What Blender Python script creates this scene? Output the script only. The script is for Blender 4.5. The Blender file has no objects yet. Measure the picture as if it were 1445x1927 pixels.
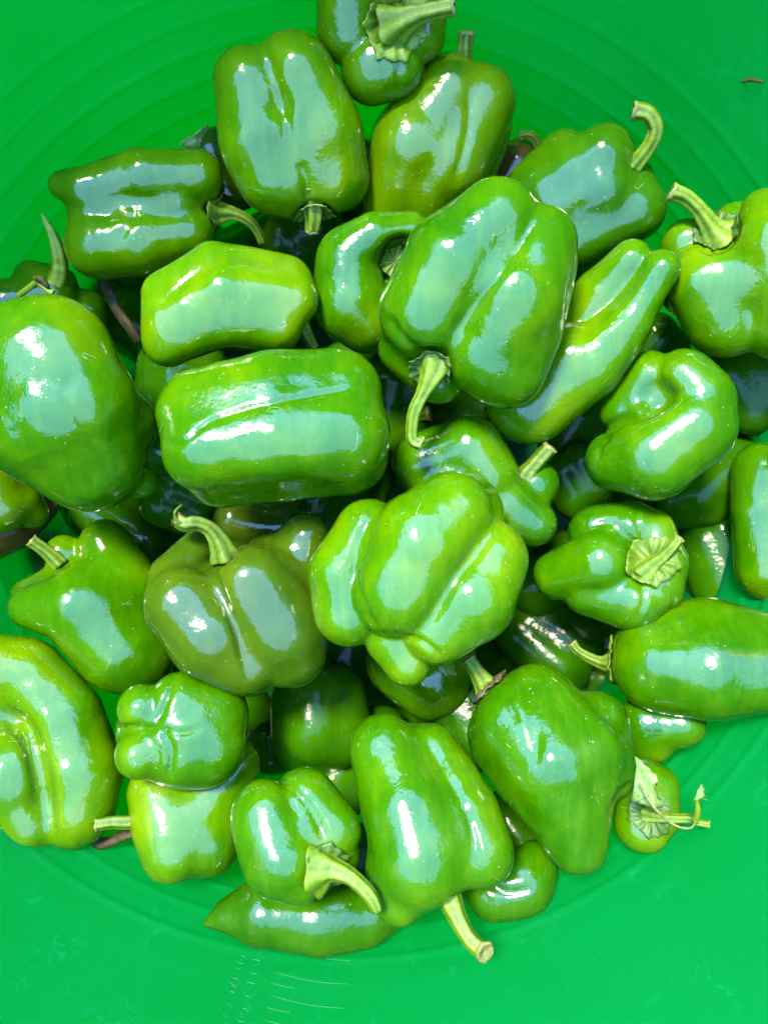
import bpy, math, random
import numpy as np
from mathutils import Vector

# ------------------------------------------------------------------ camera, sky, sun, exposure
scene = bpy.context.scene
COL = scene.collection
CAMZ = 0.62
FPX = 1450.0
PX0, PY0 = 722.5, 963.5
cam_data = bpy.data.cameras.new("camera")
cam = bpy.data.objects.new("camera", cam_data)
COL.objects.link(cam)
cam.location = (0, 0, CAMZ)
cam.rotation_euler = (0, 0, 0)
cam_data.sensor_fit = 'HORIZONTAL'
cam_data.sensor_width = 36.0
cam_data.lens = 36.0 * FPX / 1445.0
cam_data.dof.use_dof = True
cam_data.dof.focus_distance = 0.385
cam_data.dof.aperture_fstop = 11.0
cam_data.clip_start = 0.01
cam_data.clip_end = 500
scene.camera = cam

SUN_DIR = Vector((-0.24, 0.44, 0.87)).normalized()      # towards the sun
sun_data = bpy.data.lights.new("sun", 'SUN')
sun_data.energy = 1.0
sun_data.angle = math.radians(13)
sun_data.color = (1.0, 0.91, 0.68)
sun = bpy.data.objects.new("sun", sun_data)
COL.objects.link(sun)
sun.rotation_euler = SUN_DIR.to_track_quat('Z', 'Y').to_euler()

world = bpy.data.worlds.new("World")
scene.world = world
world.use_nodes = True
wn = world.node_tree.nodes; wl = world.node_tree.links
wn.clear()
wo = wn.new('ShaderNodeOutputWorld'); bg = wn.new('ShaderNodeBackground')
sky = wn.new('ShaderNodeTexSky'); sky.sky_type = 'NISHITA'; sky.sun_disc = False
sky.sun_elevation = math.asin(SUN_DIR.z)
sky.dust_density = 0.0; sky.ozone_density = 8.0; sky.air_density = 1.2
sky.sun_rotation = math.atan2(SUN_DIR.x, SUN_DIR.y)
tc = wn.new('ShaderNodeTexCoord')
nz = wn.new('ShaderNodeTexNoise'); nz.inputs['Scale'].default_value = 1.3
nz.inputs['Detail'].default_value = 7; nz.inputs['Roughness'].default_value = 0.6
rp = wn.new('ShaderNodeValToRGB')
rp.color_ramp.elements[0].position = 0.60; rp.color_ramp.elements[0].color = (0, 0, 0, 1)
rp.color_ramp.elements[1].position = 0.74; rp.color_ramp.elements[1].color = (1, 1, 1, 1)
mx = wn.new('ShaderNodeMix'); mx.data_type = 'RGBA'
wl.new(tc.outputs['Generated'], nz.inputs['Vector'])
wl.new(nz.outputs['Fac'], rp.inputs['Fac'])
wl.new(rp.outputs['Color'], mx.inputs['Factor'])
wl.new(sky.outputs['Color'], mx.inputs['A'])
mx.inputs['B'].default_value = (4.5, 5.4, 6.0, 1)
wl.new(mx.outputs['Result'], bg.inputs['Color'])
bg.inputs['Strength'].default_value = 0.15
wl.new(bg.outputs['Background'], wo.inputs['Surface'])

scene.view_settings.view_transform = 'Standard'
scene.view_settings.look = 'None'
scene.view_settings.gamma = 1
scene.view_settings.use_curve_mapping = False
scene.view_settings.exposure = 4.45
scene.cycles.max_bounces = 10
scene.cycles.diffuse_bounces = 5
scene.cycles.glossy_bounces = 4
scene.cycles.transmission_bounces = 6
scene.cycles.caustics_reflective = False
scene.cycles.caustics_refractive = False

# ------------------------------------------------------------------ materials
def new_mat(name):
    m = bpy.data.materials.new(name); m.use_nodes = True
    nt = m.node_tree; nt.nodes.clear()
    out = nt.nodes.new('ShaderNodeOutputMaterial')
    return m, nt, out

def N(nt, typ, **kw):
    n = nt.nodes.new(typ)
    for k, v in kw.items():
        if hasattr(n, k): setattr(n, k, v)
        else: n.inputs[k].default_value = v
    return n

def ramp(nt, fac, stops):
    r = nt.nodes.new('ShaderNodeValToRGB')
    e = r.color_ramp.elements
    while len(e) < len(stops): e.new(0.5)
    for i, (p, c) in enumerate(stops):
        e[i].position = p; e[i].color = (*c, 1) if len(c) == 3 else c
    nt.links.new(fac, r.inputs['Fac'])
    return r.outputs['Color']

def mixc(nt, fac, a, b, mode='MIX'):
    m = nt.nodes.new('ShaderNodeMix'); m.data_type = 'RGBA'; m.blend_type = mode
    for sock, v in (('Factor', fac), ('A', a), ('B', b)):
        if isinstance(v, (int, float)): m.inputs[sock].default_value = v
        elif isinstance(v, tuple): m.inputs[sock].default_value = (*v, 1)
        else: nt.links.new(v, m.inputs[sock])
    return m.outputs['Result']

def pepper_mat(name, c1, c2, c3, rough=0.105, ior=1.45, spec=0.44):
    """waxy pepper skin: mottled green, faint lengthwise streaks, fine dust flecks, a few pale scars"""
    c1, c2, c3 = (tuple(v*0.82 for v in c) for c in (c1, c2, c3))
    m, nt, out = new_mat(name)
    co = N(nt, 'ShaderNodeTexCoord')
    oi = N(nt, 'ShaderNodeObjectInfo')
    add = N(nt, 'ShaderNodeVectorMath', operation='ADD')
    comb = N(nt, 'ShaderNodeCombineXYZ')
    mul = N(nt, 'ShaderNodeMath', operation='MULTIPLY'); mul.inputs[1].default_value = 7.0
    nt.links.new(oi.outputs['Random'], mul.inputs[0])
    nt.links.new(mul.outputs[0], comb.inputs[0]); nt.links.new(mul.outputs[0], comb.inputs[1])
    nt.links.new(co.outputs['Object'], add.inputs[0]); nt.links.new(comb.outputs[0], add.inputs[1])
    V = add.outputs[0]
    def noise(scale, detail=3, rough=0.5, vec=V):
        n = N(nt, 'ShaderNodeTexNoise', Scale=scale, Detail=detail, Roughness=rough)
        nt.links.new(vec, n.inputs['Vector']); return n.outputs['Fac']
    base = ramp(nt, noise(22, 4, 0.55), [(0.30, c1), (0.52, c2), (0.74, c3)])
    # stretched streaks
    mp = N(nt, 'ShaderNodeMapping'); mp.inputs['Scale'].default_value = (240, 40, 60)
    nt.links.new(V, mp.inputs['Vector'])
    sn = N(nt, 'ShaderNodeTexNoise', Scale=1.0, Detail=3, Roughness=0.6)
    nt.links.new(mp.outputs[0], sn.inputs['Vector'])
    base = mixc(nt, ramp(nt, sn.outputs['Fac'], [(0.45, (0, 0, 0)), (0.75, (0.30,) * 3)]), base, c3)
    # a few tan scuffs and pale bruises with their own outline
    sc_n = ramp(nt, noise(38, 6, 0.7), [(0.70, (0,) * 3), (0.76, (0.55,) * 3)])
    base = mixc(nt, sc_n, base, (0.11, 0.12, 0.02))
    # dust flecks
    vo = N(nt, 'ShaderNodeTexVoronoi', Scale=230.0); vo.inputs['Randomness'].default_value = 1.0
    wv = N(nt, 'ShaderNodeMix', data_type='VECTOR')
    nt.links.new(V, vo.inputs['Vector'])
    dots = ramp(nt, vo.outputs['Distance'], [(0.05, (1,) * 3), (0.14, (0,) * 3)])
    sel = ramp(nt, noise(90, 2), [(0.53, (0,) * 3), (0.60, (1,) * 3)])
    fl = mixc(nt, 1.0, dots, sel, 'MULTIPLY')
    # thin pale scratches / dried drops
    mp2 = N(nt, 'ShaderNodeMapping'); mp2.inputs['Rotation'].default_value = (0.5, 0.9, 0.3)
    nt.links.new(V, mp2.inputs['Vector'])
    v2 = N(nt, 'ShaderNodeTexVoronoi', Scale=48.0, feature='DISTANCE_TO_EDGE')
    nt.links.new(mp2.outputs[0], v2.inputs['Vector'])
    wob = noise(160, 3)
    scr = ramp(nt, v2.outputs['Distance'], [(0.003, (1,) * 3), (0.009, (0,) * 3)])
    scr = mixc(nt, 1.0, scr, ramp(nt, noise(75, 2, 0.5), [(0.66, (0,) * 3), (0.72, (1,) * 3)]), 'MULTIPLY')
    fac = mixc(nt, 1.0, fl, scr, 'ADD')
    scl = N(nt, 'ShaderNodeMath', operation='MULTIPLY'); scl.inputs[1].default_value = 0.5
    nt.links.new(fac, scl.inputs[0])
    base = mixc(nt, scl.outputs[0], base, (0.16, 0.21, 0.12))
    p = N(nt, 'ShaderNodeBsdfPrincipled')
    nt.links.new(base, p.inputs['Base Color'])
    rr = ramp(nt, noise(120, 3), [(0.35, (rough * 0.7,) * 3), (0.75, (rough * 1.9,) * 3)])
    nt.links.new(rr, p.inputs['Roughness'])
    p.inputs['IOR'].default_value = ior
    p.inputs['Specular IOR Level'].default_value = spec
    p.inputs['Subsurface Weight'].default_value = 0.35; p.inputs['Subsurface Scale'].default_value = 0.008; p.inputs['Subsurface Radius'].default_value = (0.5, 1.0, 0.2)
    b1 = N(nt, 'ShaderNodeBump', Strength=1.0, Distance=0.0009)
    nt.links.new(noise(52, 4, 0.5), b1.inputs['Height'])
    b2 = N(nt, 'ShaderNodeBump', Strength=1.0, Distance=0.00005)
    nt.links.new(noise(520, 2, 0.6), b2.inputs['Height'])
    b3 = N(nt, 'ShaderNodeBump', Strength=1.0, Distance=0.00017)
    nt.links.new(noise(250, 3, 0.55), b3.inputs['Height'])
    nt.links.new(b1.outputs[0], b3.inputs['Normal'])
    nt.links.new(b3.outputs[0], b2.inputs['Normal'])
    nt.links.new(b2.outputs[0], p.inputs['Normal'])
    nt.links.new(p.outputs[0], out.inputs['Surface'])
    return m

TONES = {
    'mid':   pepper_mat('skin_mid_green',   (0.009, 0.060, 0.0001), (0.020, 0.084, 0.0001), (0.058, 0.120, 0.0001)),
    'lime':  pepper_mat('skin_lime_green',  (0.017, 0.080, 0.0001), (0.036, 0.106, 0.0001), (0.088, 0.142, 0.0001)),
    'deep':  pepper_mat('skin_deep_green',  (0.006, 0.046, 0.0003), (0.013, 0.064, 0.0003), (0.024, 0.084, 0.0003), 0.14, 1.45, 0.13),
    'moss':  pepper_mat('skin_moss_green',  (0.015, 0.044, 0.0015), (0.025, 0.057, 0.0015), (0.045, 0.072, 0.0015)),
    'forest': pepper_mat('skin_forest_green', (0.008, 0.052, 0.0004), (0.015, 0.070, 0.0004), (0.030, 0.090, 0.0004)),
    'olive': pepper_mat('skin_olive_green', (0.030, 0.088, 0.0002), (0.052, 0.112, 0.0002), (0.088, 0.132, 0.0002)),
    'brown': pepper_mat('skin_brownish',    (0.045, 0.028, 0.004), (0.062, 0.038, 0.005), (0.055, 0.050, 0.004)),
}

def stem_mat(name, a, b, c, rough=0.5):
    a, b, c = (tuple(v*0.50 for v in q) for q in (a, b, c))
    m, nt, out = new_mat(name)
    co = N(nt, 'ShaderNodeTexCoord')
    n1 = N(nt, 'ShaderNodeTexNoise', Scale=170.0, Detail=5, Roughness=0.65)
    nt.links.new(co.outputs['Object'], n1.inputs['Vector'])
    n2 = N(nt, 'ShaderNodeTexNoise', Scale=700.0, Detail=2)
    nt.links.new(co.outputs['Object'], n2.inputs['Vector'])
    col = ramp(nt, n1.outputs['Fac'], [(0.34, a), (0.52, b), (0.70, c)])
    spk = ramp(nt, n2.outputs['Fac'], [(0.30, (0.75,) * 3), (0.42, (1.0,) * 3)])
    col = mixc(nt, 1.0, col, spk, 'MULTIPLY')
    at = N(nt, 'ShaderNodeAttribute', attribute_name='furrow')
    sm_ = N(nt, 'ShaderNodeMath', operation='MULTIPLY'); sm_.inputs[1].default_value = 0.65
    nt.links.new(at.outputs['Fac'], sm_.inputs[0])
    col = mixc(nt, sm_.outputs[0], col, tuple(v*0.45 for v in a))
    p = N(nt, 'ShaderNodeBsdfPrincipled')
    nt.links.new(col, p.inputs['Base Color'])
    p.inputs['Roughness'].default_value = rough
    p.inputs['Specular IOR Level'].default_value = 0.22
    bp = N(nt, 'ShaderNodeBump', Strength=1.0, Distance=0.0004)
    nt.links.new(n1.outputs['Fac'], bp.inputs['Height'])
    nt.links.new(bp.outputs[0], p.inputs['Normal'])
    nt.links.new(p.outputs[0], out.inputs['Surface'])
    return m

STEM = stem_mat('stem_pale_green', (0.085, 0.165, 0.004), (0.140, 0.235, 0.008), (0.20, 0.29, 0.018))
CALYX = stem_mat('calyx_green', (0.030, 0.085, 0.006), (0.055, 0.12, 0.012), (0.10, 0.16, 0.028))
STEM_DULL = stem_mat('stem_dull_green', (0.060, 0.120, 0.003), (0.10, 0.180, 0.006), (0.15, 0.22, 0.015))
STEM_SHADE_LIFT = stem_mat('stem_green_shade_lift', (0.15, 0.26, 0.008), (0.24, 0.36, 0.016), (0.32, 0.44, 0.03))  # stem green brightened in the colour to offset the tub's shade
STEM_DRY = stem_mat('stem_dried', (0.022, 0.020, 0.003), (0.060, 0.050, 0.010), (0.13, 0.11, 0.028), 0.8)
CUT = stem_mat('cut_end_tan', (0.11, 0.12, 0.025), (0.22, 0.23, 0.06), (0.32, 0.32, 0.11), 0.7)
LEAF = stem_mat('leaf_pale', (0.11, 0.20, 0.03), (0.17, 0.28, 0.06), (0.24, 0.34, 0.10), 0.45)
DARKPIT = stem_mat('stem_pit_dark', (0.02, 0.02, 0.01), (0.10, 0.08, 0.03), (0.2, 0.15, 0.07), 0.8)

def tub_mat():
    m, nt, out = new_mat('green_translucent_plastic')
    co = N(nt, 'ShaderNodeTexCoord')
    n1 = N(nt, 'ShaderNodeTexNoise', Scale=9.0, Detail=4); nt.links.new(co.outputs['Object'], n1.inputs['Vector'])
    col = ramp(nt, n1.outputs['Fac'], [(0.3, (0.0, 0.060, 0.0145)), (0.7, (0.0, 0.067, 0.0175))])
    # scuffs: fine short scratches in patches
    n3 = N(nt, 'ShaderNodeTexNoise', Scale=60.0, Detail=3, Roughness=0.6); nt.links.new(co.outputs['Object'], n3.inputs['Vector'])
    wm = N(nt, 'ShaderNodeVectorMath', operation='SCALE'); wm.inputs['Scale'].default_value = 0.035
    nt.links.new(n3.outputs['Color'], wm.inputs[0])
    wa = N(nt, 'ShaderNodeVectorMath', operation='ADD')
    nt.links.new(co.outputs['Object'], wa.inputs[0]); nt.links.new(wm.outputs[0], wa.inputs[1])
    vo = N(nt, 'ShaderNodeTexVoronoi', Scale=70.0, feature='DISTANCE_TO_EDGE'); nt.links.new(wa.outputs[0], vo.inputs['Vector'])
    s1 = ramp(nt, vo.outputs['Distance'], [(0.008, (1,) * 3), (0.028, (0,) * 3)])
    n4 = N(nt, 'ShaderNodeTexNoise', Scale=48.0, Detail=5, Roughness=0.7); nt.links.new(co.outputs['Object'], n4.inputs['Vector'])
    s2 = ramp(nt, n4.outputs['Fac'], [(0.50, (0,) * 3), (0.62, (1,) * 3)])
    sc = mixc(nt, 1.0, s1, s2, 'MULTIPLY')
    v2 = N(nt, 'ShaderNodeTexVoronoi', Scale=190.0); nt.links.new(co.outputs['Object'], v2.inputs['Vector'])
    d1 = ramp(nt, v2.outputs['Distance'], [(0.05, (1,) * 3), (0.15, (0,) * 3)])
    n5 = N(nt, 'ShaderNodeTexNoise', Scale=33.0, Detail=3); nt.links.new(co.outputs['Object'], n5.inputs['Vector'])
    d2 = mixc(nt, 1.0, d1, ramp(nt, n5.outputs['Fac'], [(0.48, (0,) * 3), (0.60, (1,) * 3)]), 'MULTIPLY')
    sc = mixc(nt, 1.0, sc, d2, 'ADD')
    ms = N(nt, 'ShaderNodeMath', operation='MULTIPLY'); ms.inputs[1].default_value = 0.24
    nt.links.new(sc, ms.inputs[0])
    col = mixc(nt, ms.outputs[0], col, (0.005, 0.17, 0.10))
    p = N(nt, 'ShaderNodeBsdfPrincipled'); p.inputs['Roughness'].default_value = 0.42
    p.inputs['Specular IOR Level'].default_value = 0.10
    nt.links.new(col, p.inputs['Base Color'])
    bp = N(nt, 'ShaderNodeBump', Strength=0.6, Distance=0.0004)
    nt.links.new(n4.outputs['Fac'], bp.inputs['Height']); nt.links.new(bp.outputs[0], p.inputs['Normal'])
    t = N(nt, 'ShaderNodeBsdfTranslucent'); t.inputs['Color'].default_value = (0.006, 0.80, 0.010, 1)
    mix = N(nt, 'ShaderNodeMixShader'); mix.inputs[0].default_value = 0.27
    nt.links.new(p.outputs[0], mix.inputs[1]); nt.links.new(t.outputs[0], mix.inputs[2])
    nt.links.new(mix.outputs[0], out.inputs['Surface'])
    return m
TUB = tub_mat()

def ground_mat():
    m, nt, out = new_mat('packed_earth')
    co = N(nt, 'ShaderNodeTexCoord')
    n1 = N(nt, 'ShaderNodeTexNoise', Scale=6.0, Detail=8, Roughness=0.7); nt.links.new(co.outputs['Object'], n1.inputs['Vector'])
    col = ramp(nt, n1.outputs['Fac'], [(0.3, (0.12, 0.10, 0.07)), (0.6, (0.22, 0.18, 0.13)), (0.8, (0.10, 0.15, 0.05))])
    p = N(nt, 'ShaderNodeBsdfPrincipled'); p.inputs['Roughness'].default_value = 0.9
    nt.links.new(col, p.inputs['Base Color']); nt.links.new(p.outputs[0], out.inputs['Surface'])
    return m

# ------------------------------------------------------------------ helpers
def mesh_obj(name, verts, faces, mat, parent=None, smooth=True):
    me = bpy.data.meshes.new(name)
    verts = np.asarray(verts, dtype=np.float64)
    org = verts.mean(axis=0)
    if parent is not None: org = np.array(parent.location) if parent.type == 'EMPTY' else org
    if isinstance(faces, np.ndarray):
        nf, k = faces.shape
        me.vertices.add(len(verts)); me.vertices.foreach_set('co', (verts - org).astype(np.float32).ravel())
        me.loops.add(nf * k); me.loops.foreach_set('vertex_index', faces.astype(np.int32).ravel())
        me.polygons.add(nf); me.polygons.foreach_set('loop_start', (np.arange(nf) * k).astype(np.int32))
        me.update(calc_edges=True); me.validate()
    else:
        me.from_pydata([tuple(v) for v in (verts - org)], [], faces); me.update()
    if smooth: me.polygons.foreach_set('use_smooth', np.ones(len(me.polygons), dtype=bool))
    me.materials.append(mat)
    o = bpy.data.objects.new(name, me)
    COL.objects.link(o)
    if parent is not None and parent.type == 'EMPTY':
        o.parent = parent
    elif parent is not None:
        o.parent = parent
        o.location = Vector(org) - parent.matrix_world.translation
        pw = parent
        base = Vector((0, 0, 0))
        while pw is not None:
            base += pw.location; pw = pw.parent
        o.location = Vector(org) - base
    else:
        o.location = org
    return o

class Frame:
    """rigid local frame of one pepper: u right, v up, w towards the viewer; pixels of the photo set where things stand"""
    def __init__(s, x0, y0, z):
        d = CAMZ - z
        s.C = np.array([(x0 - PX0) / FPX * d, -(y0 - PY0) / FPX * d, z])
        cam = np.array([0, 0, CAMZ])
        s.W = cam - s.C; s.dist = np.linalg.norm(s.W); s.W /= s.dist
        s.U = np.cross([0, 1, 0], s.W); s.U /= np.linalg.norm(s.U)
        s.V = np.cross(s.W, s.U)
        s.m = d / FPX                      # metres per pixel
    def p(s, x, y, z=0.0):
        """pixel + height above the centre plane (in pixels) -> local metric point"""
        w = z * s.m
        ray = np.array([(x - PX0) / FPX, -(y - PY0) / FPX, -1.0])
        t = (s.dist - w) / -(ray @ s.W)
        q = np.array([0, 0, CAMZ]) + ray * t - s.C
        return np.array([q @ s.U, q @ s.V, w])
    def world(s, P):
        return s.C + P[:, :1] * s.U + P[:, 1:2] * s.V + P[:, 2:3] * s.W
    def px(s, P):
        Q = s.world(P); d = CAMZ - Q[:, 2]
        return np.stack([PX0 + Q[:, 0] / d * FPX, PY0 - Q[:, 1] / d * FPX], 1)

def smin(a, b, k):
    h = np.clip(0.5 + 0.5 * (b - a) / k, 0, 1)
    return b + (a - b) * h - k * h * (1 - h)
def smax(a, b, k): return -smin(-a, -b, k)

def cone(P, a, b, r1, r2):
    ba = b - a; l2 = ba @ ba
    if l2 < 1e-12: return np.linalg.norm(P - a, axis=1) - r1
    rr = r1 - r2; a2 = l2 - rr * rr; il2 = 1.0 / l2
    if a2 <= 0: return np.minimum(np.linalg.norm(P - a, axis=1) - r1, np.linalg.norm(P - b, axis=1) - r2)
    pa = P - a; y = pa @ ba; z = y - l2
    x2 = ((pa * l2 - y[:, None] * ba) ** 2).sum(1)
    y2 = y * y * l2; z2 = z * z * l2
    k = np.sign(rr) * rr * rr * x2
    c1 = np.sign(z) * a2 * z2 > k
    c2 = np.sign(y) * a2 * y2 < k
    d = (np.sqrt(x2 * a2 * il2) + y * rr) * il2 - r1
    d = np.where(c2, np.sqrt(x2 + y2) * il2 - r1, d)
    return np.where(c1, np.sqrt(x2 + z2) * il2 - r2, d)

class SDF:
    def __init__(s, lobes, k, dents):
        s.lobes, s.k, s.dents = lobes, k, dents
    def __call__(s, P):
        D = None
        for lb in s.lobes:
            d = None
            if len(lb) == 1: d = np.linalg.norm(P - lb[0][0], axis=1) - lb[0][1]
            for (a, ra), (b, rb) in zip(lb[:-1], lb[1:]):
                e = cone(P, a, b, ra, rb)
                d = e if d is None else smin(d, e, 0.08 * min(ra, rb))
            D = d if D is None else smin(D, d, s.k)
        for c, r, k in s.dents:
            D = smax(D, -(np.linalg.norm(P - c, axis=1) - r), k)
        return D
    def grad(s, P, e=0.0004):
        g = np.empty_like(P)
        for i in range(3):
            dv = np.zeros(3); dv[i] = e
            g[:, i] = s(P + dv) - s(P - dv)
        return g / (np.linalg.norm(g, axis=1, keepdims=True) + 1e-12)

def surface_nets(sdf, lo, hi, h):
    n = np.ceil((hi - lo) / h).astype(int) + 1
    ax = [lo[i] + h * np.arange(n[i]) for i in range(3)]
    G = np.stack(np.meshgrid(*ax, indexing='ij'), -1).reshape(-1, 3)
    F = sdf(G).reshape(n)
    ins = F < 0
    cn = n - 1
    cnt = np.zeros(cn, int); acc = np.zeros((*cn, 3))
    offs = [(0,0,0),(1,0,0),(0,1,0),(0,0,1),(1,1,0),(1,0,1),(0,1,1),(1,1,1)]
    def sub(A, o): return A[o[0]:o[0]+cn[0], o[1]:o[1]+cn[1], o[2]:o[2]+cn[2]]
    for o in offs:
        for a in range(3):
            if o[a]: continue
            q = list(o); q[a] = 1
            f0, f1 = sub(F, o), sub(F, q)
            m = (f0 < 0) != (f1 < 0)
            t = np.where(m, f0 / (f0 - f1 + 1e-20), 0)
            for c in range(3):
                acc[..., c] += np.where(m, o[c] + (t if c == a else 0), 0)
            cnt += m
    act = cnt > 0
    idx = -np.ones(cn, int); idx[act] = np.arange(act.sum())
    I = np.argwhere(act)
    V = lo + h * (I + acc[act] / cnt[act][:, None])
    quads = []
    for a in range(3):
        b, c = (a + 1) % 3, (a + 2) % 3
        s0 = [slice(None)] * 3; s1 = [slice(None)] * 3
        s0[a] = slice(0, -1); s1[a] = slice(1, None)
        m = ins[tuple(s0)] != ins[tuple(s1)]
        E = np.argwhere(m)
        E = E[(E[:, b] > 0) & (E[:, c] > 0) & (E[:, b] < cn[b]) & (E[:, c] < cn[c]) & (E[:, a] < cn[a])]
        flip = ins[tuple(s0)][tuple(E.T)]
        eb = np.zeros(3, int); eb[b] = 1; ec = np.zeros(3, int); ec[c] = 1
        g = lambda X: idx[tuple(X.T)]
        q = np.stack([g(E - eb - ec), g(E - ec), g(E), g(E - eb)], 1)
        q[~flip] = q[~flip][:, ::-1]
        quads.append(q)
    Q = np.concatenate(quads)
    Q = Q[(Q >= 0).all(1)]
    return V, Q

def wobble(P, rs, amp, freq):
    out = np.zeros(len(P))
    for _ in range(5):
        d = rs.normal(size=3); d /= np.linalg.norm(d)
        f = freq * rs.uniform(0.6, 1.5)
        out += np.sin(P @ d * f + rs.uniform(0, 6.28) + 0.8 * np.sin(P @ rs.normal(size=3) * freq * 0.5))
    return amp * out / 5

def gen(path, n=4, ph=45, sp=0.42, seed=0, var=0.05):
    """lobes laid round an axis path of (x, y, z, visible half width)"""
    return ('gen', path, n, ph, sp, seed, var)

def catmull(pts, per=7):
    P = [np.array(p, float) for p in pts]
    if len(P) == 2: return [P[0] + (P[1] - P[0]) * t for t in np.linspace(0, 1, per + 1)]
    P = [2 * P[0] - P[1]] + P + [2 * P[-1] - P[-2]]
    out = []
    for i in range(1, len(P) - 2):
        for t in np.arange(per) / per:
            a, b, c, d = P[i-1], P[i], P[i+1], P[i+2]
            out.append(0.5 * (2*b + (c-a)*t + (2*a-5*b+4*c-d)*t*t + (3*b-a-3*c+d)*t**3))
    out.append(P[-2])
    return out

def tube(name, pts, mat, parent, seg=30, flute=0.12, nfl=5, per=8, rs=None, capend=True, twist=0.6):
    """pts world (x,y,z,r); fluted tapering tube"""
    Q = catmull(pts, per)
    C = np.array([q[:3] for q in Q]); R = np.maximum(np.array([q[3] for q in Q]), 0.0002)
    T = np.gradient(C, axis=0); T /= np.linalg.norm(T, axis=1, keepdims=True) + 1e-12
    up = np.array([0.3, 0.2, 1.0]); up -= T[0] * (up @ T[0]); up /= np.linalg.norm(up)
    V = []
    rs = rs or np.random.RandomState(1)
    wob = rs.uniform(-1, 1, size=(len(Q), 1)) * 0.03
    ph = rs.uniform(0, 6)
    for i in range(len(Q)):
        up = up - T[i] * (up @ T[i]); up /= np.linalg.norm(up)
        sd = np.cross(T[i], up)
        th = np.linspace(0, 2*np.pi, seg, endpoint=False)
        r = R[i] * (1 + flute * np.cos(nfl * (th + ph) + twist * i / len(Q)) + wob[i])
        V.append(C[i] + np.outer(np.cos(th) * r, up) + np.outer(np.sin(th) * r, sd))
    V = np.concatenate(V)
    fur = np.clip(np.array([[-math.cos(nfl*(t_ + ph) + twist*i/len(Q)) for t_ in th] for i in range(len(Q))]).ravel(), 0, 1)**2
    fur = np.clip(fur*rs.uniform(0.5, 1.2, len(fur)), 0, 1)
    F = []
    for i in range(len(Q) - 1):
        for j in range(seg):
            a, b = i*seg + j, i*seg + (j+1) % seg
            F.append((a, b, b + seg, a + seg))
    F.append(tuple(range(seg - 1, -1, -1)))
    if capend: F.append(tuple((len(Q)-1)*seg + j for j in range(seg)))
    o = mesh_obj(name, V, F, mat, parent)
    o.data.attributes.new('furrow', 'FLOAT', 'POINT').data.foreach_set('value', fur.astype(np.float32))
    return o, C[-1], T[-1], up, R[-1]

def cut_end(parent, c, t, up, r, mat=CUT, rs=None):
    """ragged, slightly cupped cut face at the end of a stem"""
    rs = rs or np.random.RandomState(3)
    up = up - t * (up @ t); up /= np.linalg.norm(up); sd = np.cross(t, up)
    V = []; seg = 18
    rings = [(1.02, -0.15), (1.12, 0.10), (0.95, 0.26), (0.72, 0.10), (0.45, 0.14), (0.2, 0.02)]
    for k, (f, h) in enumerate(rings):
        for j in range(seg):
            a = 2*np.pi*j/seg
            jit = rs.uniform(-0.08, 0.12) if k in (1, 2) else 0
            V.append(c + (np.cos(a)*up + np.sin(a)*sd) * r * (f + jit) + t * r * (h + jit*1.5))
    F = []
    for k in range(len(rings)-1):
        for j in range(seg):
            a, b = k*seg+j, k*seg+(j+1) % seg
            F.append((a, b, b+seg, a+seg))
    F.append(tuple((len(rings)-1)*seg + j for j in range(seg)))
    return mesh_obj('cut_end', V, F, mat, parent)

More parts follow.
